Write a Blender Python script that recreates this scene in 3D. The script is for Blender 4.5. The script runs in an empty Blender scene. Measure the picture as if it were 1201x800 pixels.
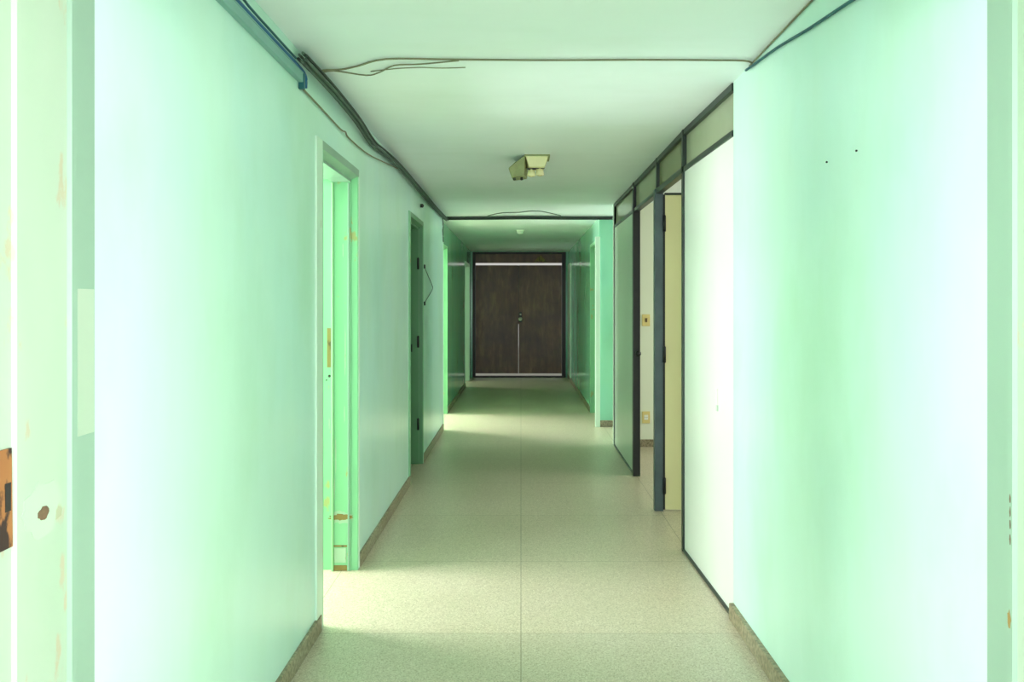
import bpy, bmesh, math, random
from mathutils import Vector, Matrix
random.seed(7)
S = bpy.context.scene
COL = S.collection
PI = math.pi

# ------------------------------------------------------------------ colours
def lin(c):
    c = c / 255.0
    return c / 12.92 if c <= 0.04045 else ((c + 0.055) / 1.055) ** 2.4
def rgb(r, g, b): return (lin(r), lin(g), lin(b), 1.0)

# ------------------------------------------------------------------ materials
def new_mat(name):
    m = bpy.data.materials.new(name); m.use_nodes = True
    nt = m.node_tree
    return m, nt, nt.nodes['Principled BSDF']

def noise(nt, scale, detail=3.0, stretch=(1, 1, 1), rough=0.55, offset=(0, 0, 0)):
    tc = nt.nodes.new('ShaderNodeTexCoord'); mp = nt.nodes.new('ShaderNodeMapping')
    mp.inputs['Scale'].default_value = stretch
    mp.inputs['Location'].default_value = offset
    nt.links.new(tc.outputs['Object'], mp.inputs['Vector'])
    n = nt.nodes.new('ShaderNodeTexNoise')
    n.inputs['Scale'].default_value = scale
    n.inputs['Detail'].default_value = detail
    n.inputs['Roughness'].default_value = rough
    nt.links.new(mp.outputs['Vector'], n.inputs['Vector'])
    return n.outputs['Fac']

def ramp(nt, fac, stops):
    r = nt.nodes.new('ShaderNodeValToRGB')
    els = r.color_ramp.elements
    while len(els) < len(stops): els.new(0.5)
    for e, (p, c) in zip(els, stops):
        e.position = p; e.color = c
    nt.links.new(fac, r.inputs['Fac'])
    return r.outputs['Color']

def mix(nt, fac, a, b, mode='MIX'):
    m = nt.nodes.new('ShaderNodeMix'); m.data_type = 'RGBA'; m.blend_type = mode
    for sock, v in ((m.inputs[0], fac), (m.inputs[6], a), (m.inputs[7], b)):
        if hasattr(v, 'links') or hasattr(v, 'is_linked'): nt.links.new(v, sock)
        else: sock.default_value = v
    return m.outputs[2]

def mth(nt, op, a, b=None, c=None):
    m = nt.nodes.new('ShaderNodeMath'); m.operation = op
    for i, v in enumerate((a, b, c)):
        if v is None: continue
        if hasattr(v, 'is_linked'): nt.links.new(v, m.inputs[i])
        else: m.inputs[i].default_value = v
    return m.outputs[0]

def bump(nt, bs, fac, strength, dist=0.01):
    b = nt.nodes.new('ShaderNodeBump')
    b.inputs['Strength'].default_value = strength
    b.inputs['Distance'].default_value = dist
    nt.links.new(fac, b.inputs['Height'])
    nt.links.new(b.outputs['Normal'], bs.inputs['Normal'])

def plain(name, c, rough=0.5, metal=0.0, var=0.12, scale=6.0, spec=0.5):
    m, nt, bs = new_mat(name)
    f = noise(nt, scale)
    dark = tuple(x * (1 - var) for x in c[:3]) + (1,)
    lite = tuple(min(1, x * (1 + var * 0.5)) for x in c[:3]) + (1,)
    nt.links.new(ramp(nt, f, [(0.3, dark), (0.7, lite)]), bs.inputs['Base Color'])
    bs.inputs['Roughness'].default_value = rough
    bs.inputs['Metallic'].default_value = metal
    bs.inputs['Specular IOR Level'].default_value = spec
    return m

def wall_paint(name, base, cool, warm, rough=0.3, coat=0.0):
    m, nt, bs = new_mat(name)
    f1 = noise(nt, 1.1, 4, (1, 1, 0.55))
    f2 = noise(nt, 1.7, 5, (1, 1, 0.6), offset=(3.3, 1.7, 8.1))
    f3 = noise(nt, 9, 6, (1, 1, 0.35), offset=(9, 4, 2))
    c = ramp(nt, f1, [(0.36, cool), (0.52, base), (0.66, warm)])
    grime = ramp(nt, f2, [(0.50, (1, 1, 1, 1)), (0.74, (0.84, 0.89, 0.81, 1))])
    c = mix(nt, 0.9, c, grime, 'MULTIPLY')
    fine = ramp(nt, f3, [(0.40, (1, 1, 1, 1)), (0.75, (0.95, 0.96, 0.94, 1))])
    c = mix(nt, 0.6, c, fine, 'MULTIPLY')
    nt.links.new(c, bs.inputs['Base Color'])
    bs.inputs['Roughness'].default_value = rough
    bs.inputs['Specular IOR Level'].default_value = 0.5
    bump(nt, bs, noise(nt, 5, 4, offset=(2, 2, 2)), 0.05, 0.02)
    return m

def worn_paint(name, base, chip=(150, 120, 70), amount=0.66, rough=0.35, tint=None):
    m, nt, bs = new_mat(name)
    f = noise(nt, 14, 7, (1, 1, 0.45))
    f2 = noise(nt, 3, 3, (1, 1, 0.3), offset=(5, 5, 1))
    dk = tuple(x * 0.90 for x in base[:3]) + (1,)
    c = ramp(nt, f2, [(0.35, base), (0.65, tint or dk)])
    mask = ramp(nt, f, [(amount, (0, 0, 0, 1)), (amount + 0.04, (1, 1, 1, 1))])
    sep = nt.nodes.new('ShaderNodeRGBToBW'); nt.links.new(mask, sep.inputs[0])
    c = mix(nt, sep.outputs[0], c, rgb(*chip))
    nt.links.new(c, bs.inputs['Base Color'])
    bs.inputs['Roughness'].default_value = rough
    bump(nt, bs, f, 0.15, 0.004)
    return m

M = {}
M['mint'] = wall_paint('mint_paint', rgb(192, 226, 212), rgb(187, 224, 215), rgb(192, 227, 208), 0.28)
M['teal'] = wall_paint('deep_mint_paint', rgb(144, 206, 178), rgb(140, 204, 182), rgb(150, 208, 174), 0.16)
M['room_green'] = plain('pale_green_room', rgb(196, 226, 196), 0.6, var=0.04, scale=1.5)
M['room_white'] = plain('white_room', rgb(226, 230, 224), 0.6, var=0.04, scale=1.5)
M['room_cream'] = plain('cream_room', rgb(214, 220, 200), 0.6, var=0.04, scale=1.5)
M['frame_mint'] = worn_paint('frame_mint', rgb(132, 190, 146), (160, 158, 104), 0.64)
M['frame_pale'] = worn_paint('frame_pale', rgb(150, 174, 150), (164, 160, 136), 0.62, tint=rgb(160, 176, 158))
M['frame_grey'] = worn_paint('frame_grey', rgb(134, 164, 144), (160, 160, 142), 0.70)
M['frame_dark'] = worn_paint('frame_dark_green', rgb(84, 136, 92), (120, 130, 80), 0.72)
M['white_trim'] = worn_paint('white_trim', rgb(204, 228, 208), (190, 196, 170), 0.70)
M['rust'] = worn_paint('rust', rgb(108, 58, 32), (44, 28, 20), 0.52, 0.8, tint=rgb(146, 98, 52))
M['scuff'] = worn_paint('bare_wood', rgb(140, 112, 60), (90, 74, 44), 0.55, 0.8, tint=rgb(128, 112, 62))
M['bare'] = worn_paint('primer', rgb(162, 184, 158), (152, 158, 130), 0.60, 0.7, tint=rgb(158, 182, 158))
M['primer_cream'] = worn_paint('primer_cream', rgb(158, 174, 148), (160, 154, 124), 0.56, 0.7, tint=rgb(164, 172, 150))
M['hole'] = plain('hole_brown', rgb(98, 78, 56), 0.9, var=0.3, scale=60)
M['hole_dark'] = plain('hole_dark', rgb(34, 32, 26), 0.9, var=0.3, scale=60)
M['steel_dark'] = plain('dark_green_metal', rgb(28, 42, 35), 0.38, 0.0, 0.25, 8)
M['steel_grey'] = plain('grey_blue_metal', rgb(74, 88, 92), 0.4, 0.3, 0.2, 8)
M['black_iron'] = plain('black_iron', rgb(22, 25, 24), 0.45, 0.2, 0.2, 20)
M['chrome'] = plain('worn_chrome', rgb(232, 226, 208), 0.3, 0.3, 0.1, 20)
M['brass'] = plain('pale_brass', rgb(190, 180, 120), 0.4, 0.6, 0.1, 20)
M['panel_white'] = plain('white_laminate', rgb(212, 218, 209), 0.30, 0, 0.04, 1.3)
M['panel_grey'] = plain('grey_green_laminate', rgb(186, 202, 184), 0.30, 0, 0.05, 1.3)
M['leaf_cream'] = plain('cream_laminate', rgb(214, 206, 160), 0.35, 0, 0.05, 1.3)
M['cream_plastic'] = plain('cream_plastic', rgb(222, 216, 168), 0.45, 0, 0.06, 12)
M['shadow_plate_olive'] = plain('olive_shadow_and_plate', rgb(140, 146, 98), 0.6, 0, 0.2, 14)  # olive of the emergency light's ceiling shadow, shared by its back plate
M['white_plastic'] = plain('white_plastic', rgb(226, 230, 218), 0.4, 0, 0.05, 12)
M['plate_yellow'] = plain('yellowed_plastic', rgb(214, 196, 130), 0.45, 0, 0.06, 12)
M['cable_grey'] = plain('grey_green_cable', rgb(74, 92, 80), 0.55, 0, 0.2, 10)
M['cable_dark'] = plain('dark_cable', rgb(44, 60, 52), 0.55, 0, 0.2, 10)
M['cable_blue'] = plain('blue_cable', rgb(20, 84, 128), 0.45, 0, 0.15, 10)
M['cable_teal'] = plain('teal_cable', rgb(22, 84, 92), 0.45, 0, 0.15, 10)
M['cable_brown'] = plain('brown_cable', rgb(118, 116, 90), 0.6, 0, 0.2, 10)
M['trunking'] = plain('grey_trunking', rgb(118, 160, 152), 0.45, 0, 0.12, 4)
M['bulb_glass'] = plain('dull_lamp_glass', rgb(214, 204, 150), 0.2, 0, 0.05, 30)

def m_ceiling():
    m, nt, bs = new_mat('ceiling_white')
    f = noise(nt, 0.9, 4)
    f2 = noise(nt, 5, 5, (0.35, 1, 1), offset=(4, 4, 4))
    c = ramp(nt, f, [(0.35, rgb(224, 233, 234)), (0.65, rgb(232, 240, 241))])
    c = mix(nt, 0.5, c, ramp(nt, f2, [(0.5, (1, 1, 1, 1)), (0.8, (0.93, 0.94, 0.9, 1))]), 'MULTIPLY')
    nt.links.new(c, bs.inputs['Base Color'])
    bs.inputs['Roughness'].default_value = 0.5
    bump(nt, bs, f2, 0.05, 0.01)
    return m
M['ceiling'] = m_ceiling()

def m_floor():
    m, nt, bs = new_mat('terrazzo')
    tc = nt.nodes.new('ShaderNodeTexCoord')
    sp = nt.nodes.new('ShaderNodeSeparateXYZ'); nt.links.new(tc.outputs['Object'], sp.inputs[0])
    v = nt.nodes.new('ShaderNodeTexVoronoi'); v.inputs['Scale'].default_value = 210
    nt.links.new(tc.outputs['Object'], v.inputs['Vector'])
    chips = nt.nodes.new('ShaderNodeRGBToBW'); nt.links.new(v.outputs['Color'], chips.inputs[0])
    base = ramp(nt, chips.outputs[0], [(0.12, rgb(164, 152, 130)), (0.38, rgb(192, 179, 157)),
                                       (0.62, rgb(198, 185, 163)), (0.88, rgb(216, 205, 186))])
    f = noise(nt, 1.6, 5)
    base = mix(nt, 0.8, base, ramp(nt, f, [(0.35, (0.93, 0.93, 0.88, 1)), (0.65, (1, 1, 1, 1))]), 'MULTIPLY')
    # each poured row has its own shade of stone
    row = mth(nt, 'FLOOR', mth(nt, 'ADD', sp.outputs['Y'], 20.0 - 0.584))
    wn = nt.nodes.new('ShaderNodeTexWhiteNoise'); wn.noise_dimensions = '1D'
    nt.links.new(row, wn.inputs['W'])
    base = mix(nt, 0.8, base, ramp(nt, wn.outputs['Value'], [(0.0, (0.94, 0.95, 0.93, 1)), (1.0, (1, 1, 1, 1))]), 'MULTIPLY')
    first = mth(nt, 'LESS_THAN', sp.outputs['Y'], 3.584)
    base = mix(nt, first, base, mix(nt, 1.0, base, (0.90, 0.93, 0.93, 1), 'MULTIPLY'))
    # joints: one along the middle, one at each side, one across every metre
    def joint(coord, off, pitch, w):
        a = mth(nt, 'ADD', coord, off)
        a = mth(nt, 'MODULO', a, pitch)
        a = mth(nt, 'SUBTRACT', a, pitch / 2)
        a = mth(nt, 'ABSOLUTE', a)
        return mth(nt, 'LESS_THAN', a, w)
    jx = joint(sp.outputs['X'], 9.8 + 0.49, 0.98, 0.0026)
    jy = joint(sp.outputs['Y'], 20.0 - 0.584 + 0.5, 1.0, 0.0022)
    j = mth(nt, 'MAXIMUM', jx, jy)
    col = mix(nt, mth(nt, 'MULTIPLY', j, 0.6), base, rgb(112, 104, 80))
    nt.links.new(col, bs.inputs['Base Color'])
    r = nt.nodes.new('ShaderNodeMapRange')
    r.inputs[3].default_value = 0.26; r.inputs[4].default_value = 0.42
    nt.links.new(f, r.inputs[0]); nt.links.new(r.outputs[0], bs.inputs['Roughness'])
    bump(nt, bs, chips.outputs[0], 0.03, 0.002)
    return m
M['floor'] = m_floor()

def m_stone():
    m, nt, bs = new_mat('skirting_stone')
    f = noise(nt, 60, 4); g = noise(nt, 2, 3)
    c = ramp(nt, f, [(0.35, rgb(112, 106, 84)), (0.65, rgb(160, 152, 126))])
    c = mix(nt, 0.7, c, ramp(nt, g, [(0.4, (0.8, 0.76, 0.66, 1)), (0.6, (1, 1, 1, 1))]), 'MULTIPLY')
    nt.links.new(c, bs.inputs['Base Color']); bs.inputs['Roughness'].default_value = 0.5
    return m
M['stone'] = m_stone()

def m_wood():
    m, nt, bs = new_mat('dark_plywood')
    f = noise(nt, 4, 7, (1.8, 1, 0.5), 0.65)
    g = noise(nt, 1.6, 3, (1, 1, 0.8), offset=(1.2, 0, 0.4))
    c = ramp(nt, f, [(0.30, rgb(84, 46, 22)), (0.52, rgb(110, 70, 38)), (0.72, rgb(140, 104, 66))])
    c = mix(nt, 0.9, c, ramp(nt, g, [(0.36, (0.48, 0.36, 0.28, 1)), (0.62, (1, 1, 1, 1))]), 'MULTIPLY')
    nt.links.new(c, bs.inputs['Base Color']); bs.inputs['Roughness'].default_value = 0.42
    bump(nt, bs, f, 0.08, 0.004)
    return m
M['wood'] = m_wood()
M['wood_frame'] = plain('dark_wood_frame', rgb(30, 22, 16), 0.5, 0, 0.3, 6)

def m_glass(name, tint, frost, mixf):
    m, nt, bs = new_mat(name)
    nt.nodes.remove(bs)
    out = nt.nodes['Material Output']
    t = nt.nodes.new('ShaderNodeBsdfTransparent'); t.inputs[0].default_value = tint
    d = nt.nodes.new('ShaderNodeBsdfDiffuse')
    f = noise(nt, 3, 4)
    nt.links.new(ramp(nt, f, [(0.35, tuple(x * 0.88 for x in frost[:3]) + (1,)), (0.65, frost)]), d.inputs[0])
    tl = nt.nodes.new('ShaderNodeBsdfTranslucent'); tl.inputs[0].default_value = frost
    dm = nt.nodes.new('ShaderNodeMixShader'); dm.inputs[0].default_value = 0.5
    nt.links.new(d.outputs[0], dm.inputs[1]); nt.links.new(tl.outputs[0], dm.inputs[2])
    g = nt.nodes.new('ShaderNodeBsdfGlossy'); g.inputs['Roughness'].default_value = 0.06
    mx = nt.nodes.new('ShaderNodeMixShader'); mx.inputs[0].default_value = mixf
    nt.links.new(t.outputs[0], mx.inputs[1]); nt.links.new(dm.outputs[0], mx.inputs[2])
    fr = nt.nodes.new('ShaderNodeFresnel'); fr.inputs[0].default_value = 1.35
    m2 = nt.nodes.new('ShaderNodeMixShader')
    nt.links.new(fr.outputs[0], m2.inputs[0])
    nt.links.new(mx.outputs[0], m2.inputs[1]); nt.links.new(g.outputs[0], m2.inputs[2])
    nt.links.new(m2.outputs[0], out.inputs[0])
    return m
M['frosted'] = m_glass('frosted_glass', rgb(200, 215, 195), rgb(196, 206, 176), 0.85)
M['clear'] = m_glass('dusty_glass', rgb(205, 222, 190), rgb(196, 204, 160), 0.55)
M['paving'] = plain('outside_paving', rgb(200, 200, 190), 0.8, 0, 0.1, 4)

# ------------------------------------------------------------------ mesh helpers
class MB:
    def __init__(self): self.bm = bmesh.new()
    def box(self, x0, x1, y0, y1, z0, z1, bev=0.0):
        b = self.bm
        v = [b.verts.new(p) for p in ((x0, y0, z0), (x1, y0, z0), (x1, y1, z0), (x0, y1, z0),
                                      (x0, y0, z1), (x1, y0, z1), (x1, y1, z1), (x0, y1, z1))]
        fs = [b.faces.new([v[i] for i in q]) for q in
              ((3, 2, 1, 0), (4, 5, 6, 7), (0, 1, 5, 4), (1, 2, 6, 5), (2, 3, 7, 6), (3, 0, 4, 7))]
        if bev > 0:
            es = {e for f in fs for e in f.edges}
            bmesh.ops.bevel(b, geom=list(es), offset=bev, segments=2, affect='EDGES', profile=0.5)
        return self
    def hexa(self, pts, bev=0.0):
        """eight corners: bottom ring then top ring, both counter-clockwise from above"""
        b = self.bm
        v = [b.verts.new(p) for p in pts]
        fs = [b.faces.new([v[i] for i in q]) for q in
              ((3, 2, 1, 0), (4, 5, 6, 7), (0, 1, 5, 4), (1, 2, 6, 5), (2, 3, 7, 6), (3, 0, 4, 7))]
        if bev > 0:
            es = {e for f in fs for e in f.edges}
            bmesh.ops.bevel(b, geom=list(es), offset=bev, segments=2, affect='EDGES', profile=0.5)
        return self
    def prism(self, poly, z0, z1):
        """poly in plan (x, y) extruded upwards"""
        b = self.bm
        lo = [b.verts.new((x, y, z0)) for x, y in poly]; hi = [b.verts.new((x, y, z1)) for x, y in poly]
        n = len(poly)
        b.faces.new(lo[::-1]); b.faces.new(hi)
        for i in range(n): b.faces.new((lo[i], lo[(i + 1) % n], hi[(i + 1) % n], hi[i]))
        return self
    def prism_y(self, poly, y0, y1):
        """poly in section (x, z) swept along the corridor"""
        b = self.bm
        lo = [b.verts.new((x, y0, z)) for x, z in poly]; hi = [b.verts.new((x, y1, z)) for x, z in poly]
        n = len(poly)
        b.faces.new(lo[::-1]); b.faces.new(hi)
        for i in range(n): b.faces.new((lo[i], lo[(i + 1) % n], hi[(i + 1) % n], hi[i]))
        return self
    def tube(self, pts, r, n=8, smooth=4):
        P = [Vector(p) for p in pts]
        if smooth and len(P) > 2:
            out = []
            for i in range(len(P) - 1):
                p0 = P[max(i - 1, 0)]; p1 = P[i]; p2 = P[i + 1]; p3 = P[min(i + 2, len(P) - 1)]
                for k in range(smooth):
                    t = k / smooth
                    out.append(0.5 * ((2 * p1) + (p2 - p0) * t + (2 * p0 - 5 * p1 + 4 * p2 - p3) * t * t
                                      + (3 * p1 - p0 - 3 * p2 + p3) * t ** 3))
            out.append(P[-1]); P = out
        b = self.bm; rings = []
        up = Vector((0, 0, 1))
        for i, p in enumerate(P):
            d = (P[min(i + 1, len(P) - 1)] - P[max(i - 1, 0)]).normalized()
            a = d.cross(up if abs(d.z) < 0.95 else Vector((1, 0, 0))).normalized()
            c = d.cross(a).normalized()
            rings.append([b.verts.new(p + r * (math.cos(2 * PI * k / n) * a + math.sin(2 * PI * k / n) * c)) for k in range(n)])
        for i in range(len(rings) - 1):
            for k in range(n):
                f = b.faces.new((rings[i][k], rings[i][(k + 1) % n], rings[i + 1][(k + 1) % n], rings[i + 1][k])); f.smooth = True
        b.faces.new(rings[0][::-1]); b.faces.new(rings[-1])
        return self
    def lathe(self, c, prof, n=24, axis='Z'):
        """prof: list of (radius, height) from the centre c along the axis"""
        b = self.bm; rings = []
        def pt(r, h, a):
            u, w = r * math.cos(a), r * math.sin(a)
            if axis == 'Z': o = (u, w, h)
            elif axis == 'X': o = (h, u, w)
            else: o = (u, h, w)
            return Vector(c) + Vector(o)
        for r, h in prof: rings.append([b.verts.new(pt(max(r, 1e-5), h, 2 * PI * k / n)) for k in range(n)])
        for i in range(len(rings) - 1):
            for k in range(n):
                f = b.faces.new((rings[i][k], rings[i][(k + 1) % n], rings[i + 1][(k + 1) % n], rings[i + 1][k])); f.smooth = True
        b.faces.new(rings[0][::-1]); b.faces.new(rings[-1])
        return self
    def blob(self, c, ax_u, ax_v, nrm, ru, rv, th, n=18, rag=0.18, seed=1):
        """ragged flat patch with thickness"""
        rnd = random.Random(seed); b = self.bm
        c = Vector(c); U = Vector(ax_u); V = Vector(ax_v); N = Vector(nrm)
        lo, hi = [], []
        for k in range(n):
            a = 2 * PI * k / n; q = 1 + rnd.uniform(-rag, rag)
            p = c + U * (ru * q * math.cos(a)) + V * (rv * q * math.sin(a))
            lo.append(b.verts.new(p)); hi.append(b.verts.new(p + N * th))
        b.faces.new(lo[::-1]); b.faces.new(hi)
        for i in range(n): b.faces.new((lo[i], lo[(i + 1) % n], hi[(i + 1) % n], hi[i]))
        return self
    def build(self, name, mat, parent=None, origin=(0, 0, 0)):
        bmesh.ops.recalc_face_normals(self.bm, faces=self.bm.faces)
        me = bpy.data.meshes.new(name); self.bm.to_mesh(me); self.bm.free()
        o = bpy.data.objects.new(name, me); COL.objects.link(o)
        me.materials.append(mat)
        org = Vector(origin)
        if parent is not None:
            o.parent = parent
            chain = Vector((0, 0, 0)); q = parent
            while q is not None: chain += Vector(q.location); q = q.parent
            me.transform(Matrix.Translation(-chain))
        elif org.length > 0:
            me.transform(Matrix.Translation(-org)); o.location = org
        return o

def tag(o, label, cat, group=None, kind=None):
    o['label'] = label; o['category'] = cat
    if group: o['group'] = group
    if kind: o['kind'] = kind
    return o
def struct(o, label, cat): return tag(o, label, cat, None, 'structure')
def empty(name, loc):
    o = bpy.data.objects.new(name, None); COL.objects.link(o); o.location = loc; o.empty_display_size = 0.1
    return o

# ------------------------------------------------------------------ key measures (metres)
CEIL = 2.485
XL, XR = -0.90, 0.984          # corridor faces near the camera
XLF, XRF = -0.98, 0.93         # far stretch
END = 16.0
T = 0.2                         # wall thickness

# ================================================================== SETTING
struct(MB().box(-5, 5, -3.6, END + 0.06, -0.1, 0).build('floor', M['floor']),
       'beige terrazzo corridor floor with thin joints', 'floor')
struct(MB().box(-5, 5, -3.6, END + 0.06, CEIL, CEIL + 0.12).build('ceiling', M['ceiling']),
       'flat pale painted corridor ceiling', 'ceiling')

D2 = (3.64, 4.46); D3 = (6.55, 7.40); D4 = (9.35, 10.75); D7 = (14.2, 15.3)
HD = 2.19
m = MB()
m.box(XL - T, XL, 1.62, D2[0], 0, CEIL).box(XL - T, XL, D2[0], D2[1], HD, CEIL)
m.box(XL - T, XL, D2[1], D3[0], 0, CEIL).box(XL - T, XL, D3[0], D3[1], HD, CEIL)
m.box(XL - T, XL, D3[1], D4[0], 0, CEIL)
wl = struct(m.build('wall_left', M['mint']), 'glossy mint green wall along the left of the corridor, cut by three doorways', 'wall')
m = MB()
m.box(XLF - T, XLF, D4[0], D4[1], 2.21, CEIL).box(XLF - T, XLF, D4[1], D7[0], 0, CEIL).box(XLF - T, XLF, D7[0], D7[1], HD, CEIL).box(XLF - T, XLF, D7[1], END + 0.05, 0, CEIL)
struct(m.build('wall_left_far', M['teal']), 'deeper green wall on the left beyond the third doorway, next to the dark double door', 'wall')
m = MB().box(XR, XR + T, 1.62, 3.75, 0, CEIL)
wr = struct(m.build('wall_right', M['mint']), 'bright mint wall on the right between the near door frame and the partition', 'wall')
for y, z in ((2.60, 1.914), (2.37, 1.907)):
    MB().lathe((XR, y, z), [(0.0025, 0), (0.0035, -0.004), (0.001, -0.006)], 10, 'X').build('nail', M['black_iron'], wr)
YS = 9.60; D6 = (9.68, 10.85)
m = MB().box(XRF, 5, YS, YS + 0.08, 0, CEIL)
m.box(XRF, XRF + T, D6[0], D6[1], 2.24, CEIL).box(XRF, XRF + T, D6[1], END + 0.05, 0, CEIL)
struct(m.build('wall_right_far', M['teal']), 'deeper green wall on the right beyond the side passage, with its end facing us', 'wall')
# end wall around the double door
DX0, DX1, DZ = -0.955, 0.885, 2.475
m = MB().box(-5, DX0, END, END + 0.12, 0, CEIL).box(DX1, 5, END, END + 0.12, 0, CEIL).box(DX0, DX1, END, END + 0.12, DZ, CEIL)
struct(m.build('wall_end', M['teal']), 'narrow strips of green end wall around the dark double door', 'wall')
# cross wall with the doorway we look through
m = MB().box(-5, XL - 0.03, 1.46, 1.62, 0, CEIL).box(XR + 0.03, 5, 1.46, 1.62, 0, CEIL).box(XL - 0.03, XR + 0.03, 1.46, 1.62, 2.2, CEIL)
struct(m.build('wall_near', M['mint']), 'cross wall holding the near door frame', 'wall')

# rooms off the corridor (shells, each with its window opening)
def room(name, x0, x1, y0, y1, win, mat, label, skip=(), more=()):
    """win = (side, a0, a1, z0, z1): opening in side 'L','R' (a along y), 'B' (a along x)"""
    m = MB(); t = 0.08
    def wall_y(x, ya, yb, w):          # wall lying along y at x (x to x+t)
        if w:
            a0, a1, z0, z1 = w
            m.box(x, x + t, ya, a0, 0, CEIL); m.box(x, x + t, a1, yb, 0, CEIL)
            m.box(x, x + t, a0, a1, 0, z0); m.box(x, x + t, a0, a1, z1, CEIL)
        else: m.box(x, x + t, ya, yb, 0, CEIL)
    def wall_x(y, xa, xb, w):
        if w:
            a0, a1, z0, z1 = w
            m.box(xa, a0, y, y + t, 0, CEIL); m.box(a1, xb, y, y + t, 0, CEIL)
            m.box(a0, a1, y, y + t, 0, z0); m.box(a0, a1, y, y + t, z1, CEIL)
        else: m.box(xa, xb, y, y + t, 0, CEIL)
    side = win[0] if win else None; w = win[1:] if win else None
    wL = w if side == 'L' else None; wR = w if side == 'R' else None
    for xw, a0, a1 in more:
        if xw < 0: wL = (a0, a1, 0.6, 2.3)
        else: wR = (a0, a1, 0.6, 2.3)
    if 'L' not in skip: wall_y(x0 - t, y0, y1, wL)
    if 'R' not in skip: wall_y(x1, y0, y1, wR)
    if 'B' not in skip: wall_x(y0 - t, x0, x1, w if side == 'B' else None)
    if 'F' not in skip: wall_x(y1, x0, x1, w if side == 'F' else None)
    return struct(m.build(name, mat), label, 'wall')
def daylight(name, loc, rot, sx, sy, power, col=(1, 1, 1), spread=PI):
    l = bpy.data.lights.new(name, 'AREA'); l.shape = 'RECTANGLE'; l.size = sx; l.size_y = sy
    l.energy = power; l.color = col; l.spread = spread
    o = bpy.data.objects.new(name, l); COL.objects.link(o); o.location = loc; o.rotation_euler = rot
    return o
TO_R = (0, -PI / 2, 0)     # shines towards +x
TO_L = (0, PI / 2, 0)      # shines towards -x
TO_F = (PI / 2, 0, 0)      # shines towards +y
TO_B = (-PI / 2, 0, 0)

room('wall_hall', -3.0, 3.0, -3.4, 1.46, ('B', -2.0, 2.0, 0.5, 2.3), M['room_white'], 'walls of the hall the view is taken from', skip=('F',), more=((-3.0, -1.1, 0.9), (3.0, -1.1, 0.9)))  # both side openings are added to let fill light onto the near walls
room('wall_left_room', -3.0, XL - T, 2.6, 5.6, ('L', 3.8, 4.8, 0.9, 2.2), M['room_green'], 'walls of the lit room behind the first left doorway', skip=('R',))
room('wall_left_store', -3.3, XL - T, 6.2, 8.2, None, M['room_green'], 'walls of the dark room behind the second left doorway', skip=('R',))
room('wall_left_office', -4.3, XL - T, 9.0, 12.6, ('L', 10.7, 12.0, 0.9, 2.0), M['room_green'], 'walls of the lit room behind the third left doorway', skip=('R',))
room('wall_left_lobby', -3.5, XLF - T, 13.6, 15.9, ('L', 14.6, 15.7, 0.9, 2.0), M['room_green'], 'walls of the room behind the last left doorway', skip=('R',))
room('wall_right_office', XR + 0.05, 4.4, 3.9, 8.26, ('R', 4.8, 7.2, 0.9, 2.1), M['room_cream'], 'pale walls of the office behind the partition', skip=('L',))
room('wall_right_passage', XR + 0.05, 4.4, 8.36, YS, ('R', 8.5, 9.5, 0.9, 2.1), M['mint'], 'walls of the side passage on the right', skip=('L', 'F', 'B'))
room('wall_right_store', XRF + T, 4.0, YS + 0.1, 13.0, ('R', 10.2, 11.4, 0.9, 2.0), M['room_green'], 'walls of the room behind the right far doorway', skip=('L', 'B'))

daylight('daylight_hall', (0, -3.44, 1.4), TO_F, 4.0, 1.8, 140, (0.94, 1.0, 1.10))
daylight('fill_hall_left', (-3.04, -0.1, 1.45), TO_R, 1.7, 2.0, 116, (1.0, 1.0, 1.0))  # added unseen fill, brightens the corridor walls just past the frame
daylight('fill_hall_right', (3.04, -0.1, 1.45), TO_L, 1.7, 2.0, 116, (1.0, 1.0, 1.0))  # matching added fill from the opposite side of the hall
daylight('daylight_left_room', (-3.04, 4.3, 1.55), TO_R, 1.3, 1.0, 118, (1.0, 1.0, 1.0))
daylight('daylight_left_office', (-4.34, 11.35, 1.45), TO_R, 1.1, 1.3, 330, (1.0, 0.99, 0.97))
daylight('daylight_left_lobby', (-3.54, 15.15, 1.45), TO_R, 1.1, 1.1, 28, (1.0, 0.97, 0.88))
daylight('daylight_right_office', (4.44, 6.0, 1.5), TO_L, 1.2, 2.4, 48, (1.0, 1.0, 0.97))
daylight('daylight_right_passage', (4.44, 9.0, 1.5), TO_L, 1.2, 1.0, 45, (0.97, 1.0, 1.05))
daylight('daylight_right_store', (4.04, 10.8, 1.45), TO_L, 1.1, 1.2, 10, (1.0, 0.97, 0.88))

# skirting
def skirt(name, segs, label):
    m = MB()
    for s in segs: m.box(*s, 0, 0.075, bev=0.004)
    return struct(m.build(name, M['stone']), label, 'baseboard')
skirt('baseboard_left', [(XL - 0.002, XL + 0.014, 1.70, D2[0] - 0.03), (XL - 0.002, XL + 0.014, D2[1] + 0.03, D3[0] - 0.03),
                         (XL - 0.002, XL + 0.014, D3[1] + 0.03, D4[0] - 0.03)], 'low stone skirting at the foot of the left wall')
skirt('baseboard_left_far', [(XLF - 0.002, XLF + 0.014, D4[1] + 0.05, D7[0] - 0.05)], 'dark skirting on the left beyond the third doorway')
skirt('baseboard_right', [(XR - 0.022, XR + 0.002, 1.73, 3.75)], 'worn grey stone skirting on the near right wall')
skirt('baseboard_right_far', [(XRF + 0.006, 4.4, YS - 0.014, YS + 0.002), (XRF - 0.014, XRF + 0.002, D6[1] + 0.05, END - 0.02)],
      'dark skirting around the green wall end on the right')
skirt('baseboard_office', [(XR + 0.06, 4.38, 8.246, 8.262)], 'dark skirting inside the office behind the partition')

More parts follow.
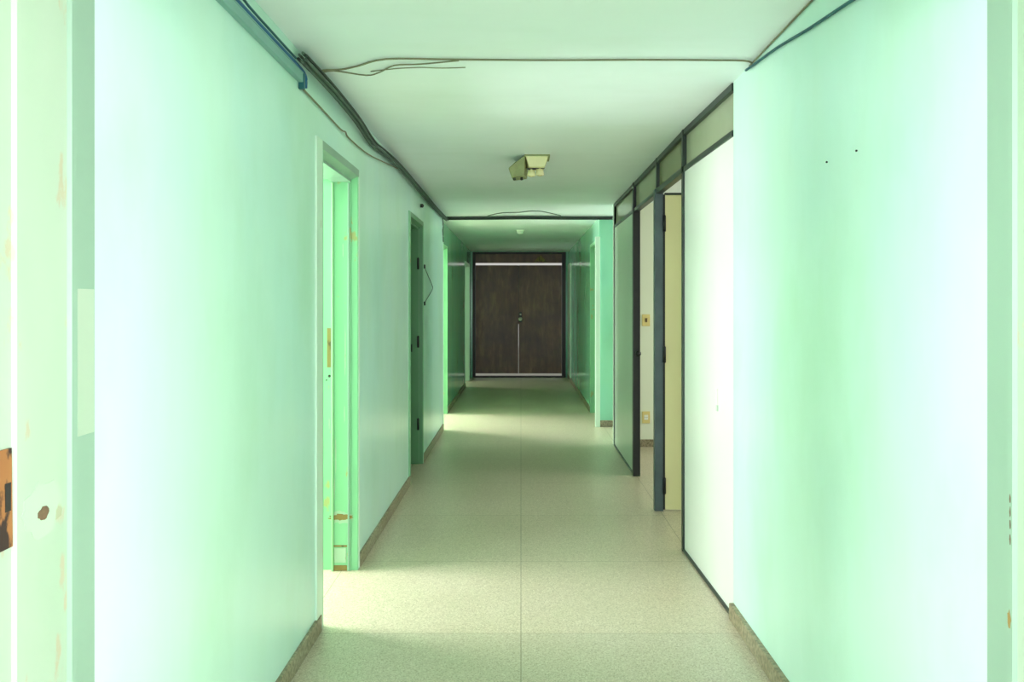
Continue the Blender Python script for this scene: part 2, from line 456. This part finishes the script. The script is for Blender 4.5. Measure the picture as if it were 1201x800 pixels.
# ================================================================== DOORS
# --- door_1: the pale frame we look through
HN = 2.16
d = struct(empty('door_1', (0, 1.55, 0)), 'pale chipped green door frame nearest to us, without a door', 'door frame')
for s, X in ((-1, XL), (1, XR)):
    q = 1 if s < 0 else -1         # q: towards the corridor
    j = MB().prism([(X - q * 0.03, 1.28), (X - q * 0.004, 1.28), (X - q * 0.004, 1.436), (X + q * 0.003, 1.442),
                    (X + q * 0.003, 1.600), (X - q * 0.03, 1.600)], 0, HN).build('jamb', M['frame_pale'], d)
    MB().prism([(X - q * 0.03, 1.600), (X + q * 0.003, 1.600), (X + q * 0.010, 1.606), (X + q * 0.010, 1.624),
                (X + q * 0.002, 1.632), (X - q * 0.03, 1.632)], 0, HN).build('bead', M['frame_grey'], j)
    cas = MB().prism([(X - q * 0.03, 1.632), (X + q * 0.002, 1.632), (X + q * 0.002, 1.706), (X - q * 0.03, 1.706)], 0, HN + 0.06
               ).build('casing', M['frame_grey'], d)
    if s < 0:
        cs = cas
        MB().box(X + .0005, X + .0026, 1.640, 1.704, 1.19, 1.49, bev=.0008).build('bare_patch', M['frame_pale'], cs)
        sp = MB().hexa([(X - .004, 1.385, 1.03), (X + .0005, 1.385, 1.03), (X + .0005, 1.434, 1.03), (X - .004, 1.434, 1.03),
                   (X - .004, 1.385, 1.205), (X + .0005, 1.385, 1.205), (X + .0005, 1.431, 1.205), (X - .004, 1.431, 1.205)]
                  ).build('strike_plate', M['rust'], j)
        sp['label'] = 'rusty broken strike plate'
        MB().box(X - .003, X + .0012, 1.412, 1.428, 1.095, 1.145).build('latch_slot', M['hole_dark'], sp)
        MB().blob((X + .003, 1.522, 1.075), (0, 1, 0), (0, 0, 1), (1, 0, 0), 0.062, 0.052, 0.0008, 24, 0.14, 3).build('bare_patch', M['bare'], j)
        h = MB().blob((X + .0035, 1.520, 1.066), (0, 1, 0), (0, 0, 1), (1, 0, 0), 0.017, 0.0125, 0.0012, 18, 0.14, 5).build('bolt_hole', M['hole'], j)
        h['label'] = 'brown bare bolt hole'
    else:
        MB().blob((X - .0105, 1.615, 0.83), (0, 1, 0), (0, 0, 1), (-1, 0, 0), 0.005, 0.018, 0.0006, 12, 0.25, 8).build('rust_spot', M['scuff'], j)
        for k, zz in enumerate((0.99, 1.02, 1.045, 1.07)):
            MB().blob((X - .0105, 1.612, zz), (0, 1, 0), (0, 0, 1), (-1, 0, 0), 0.0016, 0.009, 0.0006, 10, 0.3, 20 + k).build('paint_chip', M['hole'], j)
MB().box(XL - 0.03, XR + 0.03, 1.28, 1.70, HN, HN + 0.04).build('head', M['frame_pale'], d)

# --- wooden frames lining the left doorways (far jamb, near jamb, head)
def frame_left(name, label, X, y0, y1, h, mat, face, lip=0.03, depth=T, casing=0.10, cmat=None):
    d = struct(empty(name, (X - depth / 2, (y0 + y1) / 2, 0)), label, 'doorway')
    t = 0.025; cm = cmat or face
    # far jamb: lip towards the corridor, then a flat face, then a rebate where the door used to close
    MB().prism([(X + .006, y1 - t), (X - lip, y1 - t), (X - lip, y1 - t - .010), (X - 0.135, y1 - t - .010),
                (X - 0.135, y1 - t + .004), (X - depth, y1 - t + .004), (X - depth, y1 + .004), (X + .006, y1 + .004)], 0, h).build('jamb', mat, d)
    MB().prism([(X + .006, y0 + t), (X - lip, y0 + t), (X - lip, y0 + t + .010), (X - 0.135, y0 + t + .010),
                (X - 0.135, y0 + t - .004), (X - depth, y0 + t - .004), (X - depth, y0 - .004), (X + .006, y0 - .004)], 0, h).build('jamb', mat, d)
    MB().prism_y([(X + .006, h - .005), (X - lip, h - .022), (X - lip, h - .036), (X - 0.135, h - .036), (X - 0.135, h - .02),
                  (X - depth, h - .02), (X - depth, h + .012), (X + .006, h + .012)], y0, y1).build('head', face, d)
    if casing:
        MB().box(X - .002, X + .009, y0 - casing, y0 + .004, 0.0, h + .035, bev=.002).build('casing', cm, d)
        MB().box(X - .002, X + .009, y1 - .004, y1 + .022, 0.0, h + .02, bev=.002).build('casing', cm, d)
        MB().box(X - .002, X + .009, y0, y1, h - .004, h + .035, bev=.002).build('casing', face, d)
    return d
d2 = frame_left('door_2', 'bright green doorway nearest on the left, chipped frame without a door', XL, D2[0], D2[1], 2.16,
                M['frame_mint'], M['frame_grey'], cmat=M['white_trim'])
j = d2.children[0]
yf = D2[1] - 0.025 - 0.010
M['stop_mint'] = worn_paint('stop_mint', rgb(146, 196, 142), (170, 160, 110), 0.66)
MB().box(XL - .134, XL - .122, yf - .014, yf + .002, 0, 2.12, bev=.003).build('stop_bead', M['stop_mint'], j)
MB().box(XL - .046, XL - .036, yf - .008, yf + .002, 0, 2.12, bev=.003).build('edge_bead', M['frame_grey'], j)
for k, (bx, bz, bu, bv) in enumerate(((.112, .62, .004, .10), (.060, 1.20, .004, .14), (.118, .45, .003, .06), (.064, .86, .003, .05), (.150, .80, .003, .03), (.072, 1.75, .003, .04))):
    MB().blob((XL - bx, yf - .0002 + (.014 if bx > .14 else 0), bz), (1, 0, 0), (0, 0, 1), (0, -1, 0), bu, bv, .0008, 20, .3, 60 + k).build('paint_chip', M['bare'], j)
def onjamb(x0, x1, z0, z1, mat, name, yo=0.0, th=.0015, lab=None):
    o = MB().box(XL - x1, XL - x0, yf + yo - th, yf + yo + .001, z0, z1, bev=.0004).build(name, mat, j)
    if lab: o['label'] = lab
onjamb(.142, .162, 1.11, 1.325, M['scuff'], 'strike_plate', .014, .003, 'rust brown lock strip')
MB().lathe((XL - .150, yf + .0148, 1.062), [(.007, 0), (.0075, -.0015), (.0001, -.002)], 12, 'Y').build('screw_hole', M['hole_dark'], j)
MB().lathe((XL - .166, yf + .0148, 1.040), [(.004, 0), (.004, -.0015), (.0001, -.002)], 12, 'Y').build('screw_hole', M['hole_dark'], j)
MB().blob((XL - .083, yf - .0004, 0.292), (1, 0, 0), (0, 0, 1), (0, -1, 0), .060, .018, .0012, 30, .25, 11).build('bare_band', M['scuff'], j)
MB().blob((XL - .083, yf - .0002, 0.292), (1, 0, 0), (0, 0, 1), (0, -1, 0), .058, .034, .0008, 26, .22, 12).build('bare_patch', M['bare'], j)
onjamb(.055, .120, .045, .125, M['bare'], 'patch_plate', 0, .004, 'pale patched foot piece')
onjamb(.050, .122, .0, .030, M['scuff'], 'bare_foot', 0, .002)
onjamb(.050, .122, .130, .140, M['scuff'], 'bare_band', 0, .002)

d3 = frame_left('door_3', 'dark green doorway second on the left with black hinges', XL, D3[0], D3[1], 2.17,
                M['frame_dark'], M['frame_dark'], casing=0.07, cmat=M['frame_mint'])
yf3 = D3[1] - 0.025
for z in (0.36, 1.11, 1.82):
    MB().lathe((XL - .035, yf3 - .012, z - .05), [(.010, 0), (.010, .10), (.004, .108)], 10).build('hinge', M['black_iron'], d3)
MB().box(XL - .100, XL - .088, yf3 - .014, yf3 - .010, 1.02, 1.09).build('strike_plate', M['black_iron'], d3)

d4 = frame_left('door_4', 'brightly lit doorway third on the left beside the light band on the floor', XLF, D4[0] + .02, D4[1], 2.2,
                M['frame_mint'], M['frame_mint'], casing=0, depth=0.19)
MB().box(XL - T, XL + .006, D4[0] - .004, D4[0] + .02, 0, 2.24).build('jamb', M['white_trim'], d4)
d7 = frame_left('door_7', 'pale framed doorway last on the left next to the dark double door', XLF, D7[0], D7[1], 2.17,
                M['white_trim'], M['white_trim'], casing=0.05)

# --- door_6: doorway on the right beyond the passage
d6 = struct(empty('door_6', (XRF + .1, 10.2, 0)), 'white edged doorway on the right beyond the side passage', 'doorway')
MB().box(XRF - .050, XRF + .006, YS - .03, YS + .02, 0, 2.25, bev=.003).build('casing', M['white_trim'], d6)
MB().box(XRF - .006, XRF + T, YS + .04, D6[0] + .02, 0, 2.24).build('jamb', M['white_trim'], d6)
MB().prism([(XRF - .006, D6[1] - .03), (XRF + .09, D6[1] - .03), (XRF + .09, D6[1] - .045), (XRF + T, D6[1] - .045), (XRF + T, D6[1] + .004),
            (XRF - .006, D6[1] + .004)], 0, 2.24).build('jamb', M['frame_mint'], d6)
MB().box(XRF - .004, XRF + T, YS + .04, D6[1], 2.205, 2.245).build('head', M['frame_mint'], d6)
MB().box(XRF - .012, XRF + .002, 15.05, END - .02, 0, 2.22, bev=.003).build('trim_1', M['white_trim']).__setitem__('kind', 'structure')
tag(bpy.data.objects['trim_1'], 'white upright trim on the right beside the dark double door', 'trim')

# --- door_5: dark double door at the end
d5 = struct(empty('door_5', (-.035, END, 0)), 'dark brown wooden double door closing the far end of the corridor', 'door')
fy0, fy1 = END - .02, END + .10
MB().box(DX0, DX0 + .055, fy0, fy1, 0, DZ, bev=.003).build('door_frame', M['wood_frame'], d5)
MB().box(DX1 - .075, DX1, fy0, fy1, 0, DZ, bev=.003).build('door_frame', M['wood_frame'], d5)
MB().box(DX0 + .055, DX1 - .075, fy0, fy1, 2.435, DZ, bev=.003).build('door_frame', M['wood_frame'], d5)
MB().box(DX0 + .055, DX1 - .075, fy0, fy1, 0.0, .028, bev=.002).build('threshold', M['wood_frame'], d5)
tp = MB().box(DX0 + .055, DX1 - .075, END + .01, END + .05, 2.262, 2.435, bev=.002).build('transom_panel', M['wood'], d5)
MB().hexa([(.27, END + .006, 2.30), (.50, END + .006, 2.28), (.50, END + .011, 2.28), (.27, END + .011, 2.30),
           (.36, END + .006, 2.40), (.40, END + .006, 2.41), (.40, END + .011, 2.41), (.36, END + .011, 2.40)]).build('torn_patch', M['scuff'], tp)
XM = -.048
for x0, x1, s in ((DX0 + .06, XM - .004, -1), (XM + .004, DX1 - .08, 1)):
    lf = MB().box(x0, x1, END + .01, END + .05, .078, 2.216, bev=.003).build('door_leaf', M['wood'], d5)
    # raised thin outline on the sheet
    b = MB(); yy = END + .006
    bx0, bx1 = (x0 + .08, x1 - .07); bz0, bz1 = ((1.18, 1.95) if s < 0 else (1.72, 2.08))
    for a in ((bx0, bx1, bz0, bz0 + .012), (bx0, bx1, bz1, bz1 + .012), (bx0, bx0 + .012, bz0, bz1), (bx1, bx1 + .012, bz0, bz1)):
        b.box(a[0], a[1], yy, END + .012, a[2], a[3])
    b.build('moulding', M['wood'], lf)
    if s > 0:
        rz = MB().box(x0 + .012, x0 + .06, END + .004, END + .012, 1.09, 1.29, bev=.002).build('lock_plate', M['wood_frame'], lf)
        MB().lathe((x0 + .030, END + .005, 1.155), [(.012, 0), (.014, -.03), (.034, -.04), (.038, -.060), (.022, -.076), (.001, -.075)], 18, 'Y').build('knob', M['chrome'], lf)
        MB().lathe((x0 + .036, END + .005, 1.243), [(.018, 0), (.018, -.008), (.006, -.012), (.001, -.012)], 16, 'Y').build('lock_cylinder', M['chrome'], lf)
        MB().box(XM - .0045, XM + .0045, END + .02, END + .045, 1.05, 2.205).build('meeting_strip', M['wood_frame'], lf)
struct(MB().box(-5, 5, END + .13, END + 12, -.1, -.02).build('ground_outside', M['paving']), 'pale paving outside, seen as light under the double door', 'ground')

# ================================================================== PARTITION (right)
HP = 2.235      # underside of the transom rail
P0, P1 = 3.76, 8.34
def px(y): return 0.978 - 0.024 * min(1.0, max(0.0, (y - P0) / 1.0))
part = struct(empty('wall_partition', (0.98, 6.0, 0)), 'dark metal framed office partition with white panels and glazed top on the right', 'partition')
def strip(y0, y1, z0, z1, out=0.0, th=0.045, bev=.003):
    a, b = px(y0) - out, px(y1) - out
    return MB().hexa([(a, y0, z0), (a + th, y0, z0), (b + th, y1, z0), (b, y1, z0),
                      (a, y0, z1), (a + th, y0, z1), (b + th, y1, z1), (b, y1, z1)], bev)
YA = 4.76                                    # end of the white panel
strip(P0, YA, CEIL - .036, CEIL).build('top_rail', M['steel_dark'], part)
strip(YA, P1, CEIL - .036, CEIL).build('top_rail', M['steel_dark'], part)
strip(P0, YA, HP, HP + .03).build('transom_rail', M['steel_dark'], part)
strip(YA, 5.74, HP - .004, HP + .034, .004).build('transom_rail', M['steel_dark'], part)
strip(5.74, P1, HP, HP + .03).build('transom_rail', M['steel_dark'], part)
for y0, y1, z0, z1, o, mt in ((YA, YA + .04, 0, CEIL, .004, 'steel_dark'),
                          (5.69, 5.75, 0, HP + .03, .014, 'steel_grey'), (5.69, 5.73, HP + .03, CEIL, .003, 'steel_dark'), (6.84, 6.90, 0, CEIL, .006, 'black_iron'), (P1 - .04, P1, 0, CEIL, .0, 'steel_dark')):
    po = strip(y0, y1, z0, z1, o, .06).build('post', M[mt], part)
    if mt == 'steel_grey':
        for z in (.18, 1.10, 2.02):
            MB().lathe((px(5.7) + .052, y0 - .010, z - .055), [(.011, 0), (.011, .11), (.004, .118)], 12).build('hinge', M['black_iron'], po)
    if mt == 'black_iron':
        MB().lathe((px(6.84) + .03, y0, 1.04), [(.012, 0), (.012, -.03), (.024, -.035), (.024, -.05), (.001, -.055)], 14, 'Y').build('latch', M['black_iron'], po)
    if abs(y0 - YA) < .001:
        MB().box(px(YA) + .016, px(YA) + .046, y1, y1 + .012, 1.13, 1.21, bev=.002).build('strike_plate', M['brass'], po)
strip(P0, YA, 0, .018, .002).build('floor_rail', M['steel_dark'], part)
strip(6.90, P1 - .04, 0, .018, .002).build('floor_rail', M['steel_dark'], part)
pa = strip(P0, YA, .018, HP, -.008, .03, 0).build('wall_panel', M['panel_white'], part); pa['label'] = 'white wall panel'
MB().box(px(4.05) + .002, px(4.05) + .009, 4.02, 4.045, .955, 1.035).build('tape_scrap', M['white_plastic'], pa)
MB().box(px(4.05) + .002, px(4.05) + .009, 4.02, 4.045, .925, .955).build('tape_scrap', M['panel_grey'], pa)
pb = strip(6.90, P1 - .04, .018, HP, -.008, .03, 0).build('wall_panel', M['panel_grey'], part); pb['label'] = 'grey green wall panel'
for y0, y1, mt, lab in ((P0 + .005, YA, 'frosted', 'frosted pane'), (YA + .04, 5.69, 'clear', 'clear dusty pane'),
                        (5.75, 6.84, 'frosted', 'frosted pane'), (6.90, P1 - .04, 'frosted', 'frosted pane')):
    strip(y0, y1, HP + .03, CEIL - .036, -.02, .006, 0).build('pane', M[mt], part)
# inner end of the office wall
struct(MB().box(px(8.3), XR + .06, 8.30, 8.40, 0, CEIL).build('wall_passage_end', M['panel_grey']), 'end of the office wall at the side passage', 'wall')

# --- door_8: cream leaf swung into the office
d8 = struct(empty('door_8', (1.0, 5.70, 0)), 'cream office door standing open into the room behind the partition', 'door')
lf = MB().box(1.012, 1.83, 5.690, 5.725, .012, 2.222, bev=.002).build('door_leaf', M['leaf_cream'], d8)
MB().box(.998, 1.012, 5.688, 5.727, .012, 2.226).build('edge_strip', M['black_iron'], lf)
MB().box(1.012, 1.83, 5.688, 5.727, 2.222, 2.238).build('edge_strip', M['steel_dark'], lf)
MB().lathe((1.76, 5.69, 1.05), [(.022, 0), (.022, -.006), (.010, -.01), (.010, -.04), (.026, -.05), (.026, -.065), (.001, -.07)], 16, 'Y').build('knob', M['chrome'], lf)

# ================================================================== THINGS
# light switch and socket on the office end wall
sw = tag(empty('light_switch', (1.275, 8.26, 1.29)), 'yellowed light switch on the pale wall seen through the narrow partition opening', 'switch')
MB().box(1.235, 1.315, 8.250, 8.262, 1.23, 1.35, bev=.003).build('plate', M['plate_yellow'], sw)
MB().hexa([(1.265, 8.244, 1.27), (1.285, 8.244, 1.27), (1.285, 8.252, 1.27), (1.265, 8.252, 1.27),
           (1.265, 8.240, 1.31), (1.285, 8.240, 1.31), (1.285, 8.252, 1.31), (1.265, 8.252, 1.31)]).build('rocker', M['hole'], sw)
so = tag(empty('wall_socket', (1.275, 8.26, .30)), 'pale socket low on the wall below the yellowed switch', 'socket')
MB().box(1.235, 1.315, 8.250, 8.262, .24, .36, bev=.003).build('plate', M['plate_yellow'], so)
MB().box(1.255, 1.295, 8.246, 8.252, .275, .325, bev=.002).build('outlet', M['white_plastic'], so)
for dx in (-.009, .009):
    MB().lathe((1.275 + dx, 8.2465, .30), [(.0035, 0), (.0035, -.001), (.0001, -.0012)], 8, 'Y').build('pin_hole', M['hole_dark'], so)

# emergency light on the ceiling
el = tag(empty('emergency_light', (.08, 5.65, CEIL)), 'cream twin spot emergency light fixed to the ceiling, its shadow built as an olive box', 'light')
h = MB().hexa([(.055, 5.60, 2.405), (.165, 5.60, 2.405), (.160, 5.76, 2.405), (.050, 5.76, 2.405),
               (.030, 5.57, 2.485), (.190, 5.57, 2.485), (.190, 5.78, 2.485), (.030, 5.78, 2.485)], .004).build('housing', M['cream_plastic'], el)
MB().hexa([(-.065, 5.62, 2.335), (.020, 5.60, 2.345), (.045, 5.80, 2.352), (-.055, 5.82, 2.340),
           (-.088, 5.60, 2.395), (.030, 5.58, 2.485), (.050, 5.80, 2.485), (-.040, 5.84, 2.485)], .006).build('shadow_box', M['shadow_plate_olive'], el)  # the fixture's shadow on the ceiling, built as a solid olive box
for x, z in ((.072, 2.372), (.132, 2.378)):
    k = MB().lathe((x, 5.66, z + .035), [(.008, 0), (.008, -.012), (.024, -.020), (.030, -.055), (.026, -.058), (.001, -.050)], 18).build('spot_head', M['cream_plastic'], el)
    MB().lathe((x, 5.66, z - .016), [(.024, 0), (.014, -.010), (.001, -.013)], 16).build('bulb', M['bulb_glass'], k)
    MB().box(x - .033, x + .033, 5.652, 5.668, z + .024, z + .034, bev=.002).build('bracket', M['black_iron'], k)
for x in (-.045, .005):
    MB().lathe((x, 5.66, 2.342), [(.009, 0), (.011, -.018), (.001, -.022)], 12).build('shadow_dot', M['black_iron'], el)  # dark dots of the built shadow, echoing the spot heads
MB().box(.025, .20, 5.565, 5.785, 2.474, 2.485).build('back_plate', M['shadow_plate_olive'], el)

# small round detector in the far stretch
sd = tag(empty('ceiling_detector', (-.01, 11.3, CEIL)), 'small round white detector on the far ceiling above the way to the double door', 'detector')
MB().lathe((-.01, 11.3, CEIL), [(.062, 0), (.062, -.012), (.050, -.020), (.001, -.020)], 24).build('base', M['white_plastic'], sd)
MB().lathe((-.01, 11.3, CEIL - .018), [(.040, 0), (.046, -.016), (.036, -.032), (.018, -.040), (.001, -.042)], 24).build('dome', M['white_plastic'], sd)

# grey trunking with its blue cable along the left wall top
tr = tag(empty('cable_trunking', (XL, 2.5, 2.36)), 'flat grey green cable trunking along the top of the near left wall', 'trunking')
MB().box(XL - .004, XL + .020, 1.71, 3.28, 2.354, 2.390, bev=.003).build('channel', M['trunking'], tr)
MB().box(XL, XL + .022, 1.71, 3.28, 2.388, 2.394, bev=.002).build('cover', M['trunking'], tr)
MB().box(XL, XL + .024, 3.272, 3.292, 2.328, 2.396, bev=.003).build('end_cap', M['cable_teal'], tr)
def cable(name, pts, r, mat, label, group=None, cat='cable'):
    o = MB().tube(pts, r).build(name, mat, None, pts[0])
    return tag(o, label, cat, group)
cable('blue_cable', [(XL + .012, 1.75, 2.405), (XL + .012, 2.3, 2.404), (XL + .012, 2.8, 2.405), (XL + .012, 3.2, 2.404), (XL + .016, 3.31, 2.39), (XL + .012, 3.33, 2.345)],
      .0095, M['cable_blue'], 'blue cable lying on top of the grey trunking at the upper left')
cable('cable', [(XL + .020, 1.75, 2.423), (XL + .020, 2.3, 2.424), (XL + .022, 2.48, 2.424), (XL + .035, 2.52, 2.455), (XL + .022, 2.55, 2.424), (XL + .018, 2.9, 2.422), (XL + .016, 3.18, 2.424)],
      .0045, M['cable_teal'], 'thin dark teal cable with a kink above the grey trunking')
# bunch of cables along the upper left corner
G1 = 'grey cables bunched along the upper left corner'
yb = [3.20, 3.50, 3.9, 4.3, 4.75, 5.2, 5.8, 6.5, 7.3, 8.2, 9.0, 9.42]
sag = [0, .004, .004, -.006, -.036, -.014, -.002, -.012, -.010, .0, .0, .0]
for k in range(6):
    a = 2 * PI * k / 6
    rnd = random.Random(40 + k)
    pts = []
    for y, sg in zip(yb, sag):
        rr = .0165
        pts.append((XL + .034 + rr * math.cos(a + .4) + rnd.uniform(-.0012, .0012) + .006 * math.sin(y * 2.1), y,
                    2.438 + rr * math.sin(a + .4) + sg + .005 * math.sin(y * 1.3)))
    cable('cable', pts, .0065 if k % 2 else .0055, M['cable_grey'] if k % 3 else M['cable_dark'],
          'long grey cable in the bunch running along the upper left corner', G1)
cable('wire', [(XL + .008, 3.30, 2.338), (XL + .008, 3.6, 2.332), (XL + .008, 4.0, 2.322), (XL + .012, 4.1, 2.328), (XL + .008, 4.2, 2.318), (XL + .010, 4.7, 2.328), (XL + .016, 5.3, 2.38), (XL + .03, 5.7, 2.41)],
      .004, M['cable_brown'], 'thin loose wire sagging below the cable bunch above the bright doorway', None, 'wire')
# cables across the near ceiling
cz = CEIL - .008
cable('cable', [(XL + .03, 3.44, 2.44), (-.85, 3.48, 2.462), (-.78, 3.52, cz), (-.70, 3.47, cz), (-.56, 3.37, cz), (-.30, 3.375, cz), (.10, 3.385, cz), (.50, 3.38, cz), (.80, 3.385, cz), (.955, 3.40, cz), (.975, 3.45, cz - .01)],
      .0042, M['cable_brown'], 'thin brown cable crossing the near ceiling from wall to wall')
cable('cable', [(XL + .03, 3.46, 2.44), (-.82, 3.54, cz), (-.69, 3.61, cz), (-.62, 3.56, cz), (-.54, 3.46, cz), (-.42, 3.44, cz), (-.26, 3.39, cz)],
      .0032, M['cable_brown'], 'short wavy cable drooping beside the brown one at the upper left of the ceiling')
cable('wire', [(-.66, 3.56, cz + .003), (-.55, 3.52, cz + .003), (-.44, 3.50, cz + .003), (-.34, 3.51, cz + .003), (-.24, 3.50, cz + .003)], .0022, M['cable_brown'], 'very thin faint wire lying on the ceiling beneath the wavy cable', None, 'wire')
# right wall cables
cable('blue_cable', [(XR - .012, 1.75, 2.268), (XR - .010, 2.1, 2.312), (XR - .009, 2.38, 2.352), (XR - .008, 2.75, 2.392), (XR - .008, 3.1, 2.436), (XR - .010, 3.42, 2.462), (XR - .012, 3.50, 2.468)],
      .0055, M['cable_teal'], 'dark blue cable slanting down the near right wall from the ceiling')
cable('cable', [(XR - .006, 1.75, CEIL - .007), (XR - .006, 2.5, CEIL - .006), (XR - .006, 3.1, CEIL - .007), (XR - .008, 3.46, CEIL - .010)], .0035, M['cable_brown'],
      'thin brown cable tucked in the corner of ceiling and right wall')
# cables crossing the ceiling in front of the far stretch
G2 = 'dark cables strung across the ceiling before the far stretch'
for k, (dy, dz, r) in enumerate(((0, -.022, .012), (.03, -.018, .010), (.012, -.042, .010))):
    cable('cable', [(XL + .03, 9.40 + dy, CEIL + dz - .004), (-.4, 9.41 + dy, CEIL + dz), (.1, 9.40 + dy, CEIL + dz + .003), (.6, 9.41 + dy, CEIL + dz), (1.10, 9.40 + dy, CEIL + dz)],
          r, M['cable_dark'], 'dark cable strung across the ceiling before the far stretch', G2)
cable('wire', [(-.38, 9.36, CEIL - .010), (-.2, 9.10, CEIL - .006), (-.02, 9.06, CEIL - .006), (.12, 8.92, CEIL - .006), (.24, 8.98, CEIL - .006), (.36, 9.2, CEIL - .006), (.46, 9.36, CEIL - .010)],
      .005, M['cable_grey'], 'thin wire humping forward on the ceiling from the dark crossing cables', None, 'wire')
# wire loop on the wall beyond the second doorway
wp = tag(empty('wire_loop', (XL, 7.7, 1.6)), 'thin wire hung in a bent loop between two clips beside the dark green doorway', 'wire')
MB().tube([(XL + .010, 7.46, 1.800), (XL + .010, 7.7, 1.74), (XL + .012, 8.10, 1.64), (XL + .010, 8.12, 1.60), (XL + .010, 7.75, 1.52), (XL + .010, 7.46, 1.46)], .0035).build('wire', M['cable_dark'], wp)
for z in (1.80, 1.46):
    MB().box(XL - .004, XL + .02, 7.43, 7.48, z - .018, z + .018, bev=.003).build('clip', M['black_iron'], wp)
cc = tag(empty('cable_clip', (XL, 7.25, 2.335)), 'small dark clip under the cable bunch above the dark green doorway', 'clip')
MB().lathe((XL, 7.25, 2.335), [(.016, -.004), (.018, .02), (.008, .03), (.001, .032)], 12, 'X').build('cap', M['black_iron'], cc)
cable('wire', [(XL + .01, 9.20, 2.43), (XL + .015, 9.22, 2.33), (XL + .006, 9.26, 2.30), (XL + .012, 9.24, 2.24), (XL + .008, 9.30, 2.17)], .006, M['cable_grey'],
      'short wire dangling from the corner above the third left doorway', None, 'wire')

# ================================================================== WORLD, CAMERA, VIEW
w = bpy.data.worlds.new('world'); S.world = w; w.use_nodes = True
w.node_tree.nodes['Background'].inputs[0].default_value = (1.0, 0.98, 0.92, 1)
w.node_tree.nodes['Background'].inputs[1].default_value = 0.36

cam = bpy.data.cameras.new('camera'); co = bpy.data.objects.new('camera', cam); COL.objects.link(co)
F = 950.0
cam.sensor_fit = 'HORIZONTAL'; cam.sensor_width = 36.0; cam.lens = F / 1201 * 36.0
cam.shift_x = -(611 - 600.5) / 1201; cam.shift_y = -(400 - 356) / 1201
cam.clip_start = 0.05; cam.clip_end = 100
co.location = (0, 0, 1.46); co.rotation_euler = (PI / 2, 0, 0)
S.camera = co
S.view_settings.view_transform = 'Standard'; S.view_settings.look = 'None'
S.view_settings.gamma = 1.0; S.view_settings.use_curve_mapping = False
S.view_settings.exposure = 0.68
S.cycles.max_bounces = 16; S.cycles.diffuse_bounces = 10
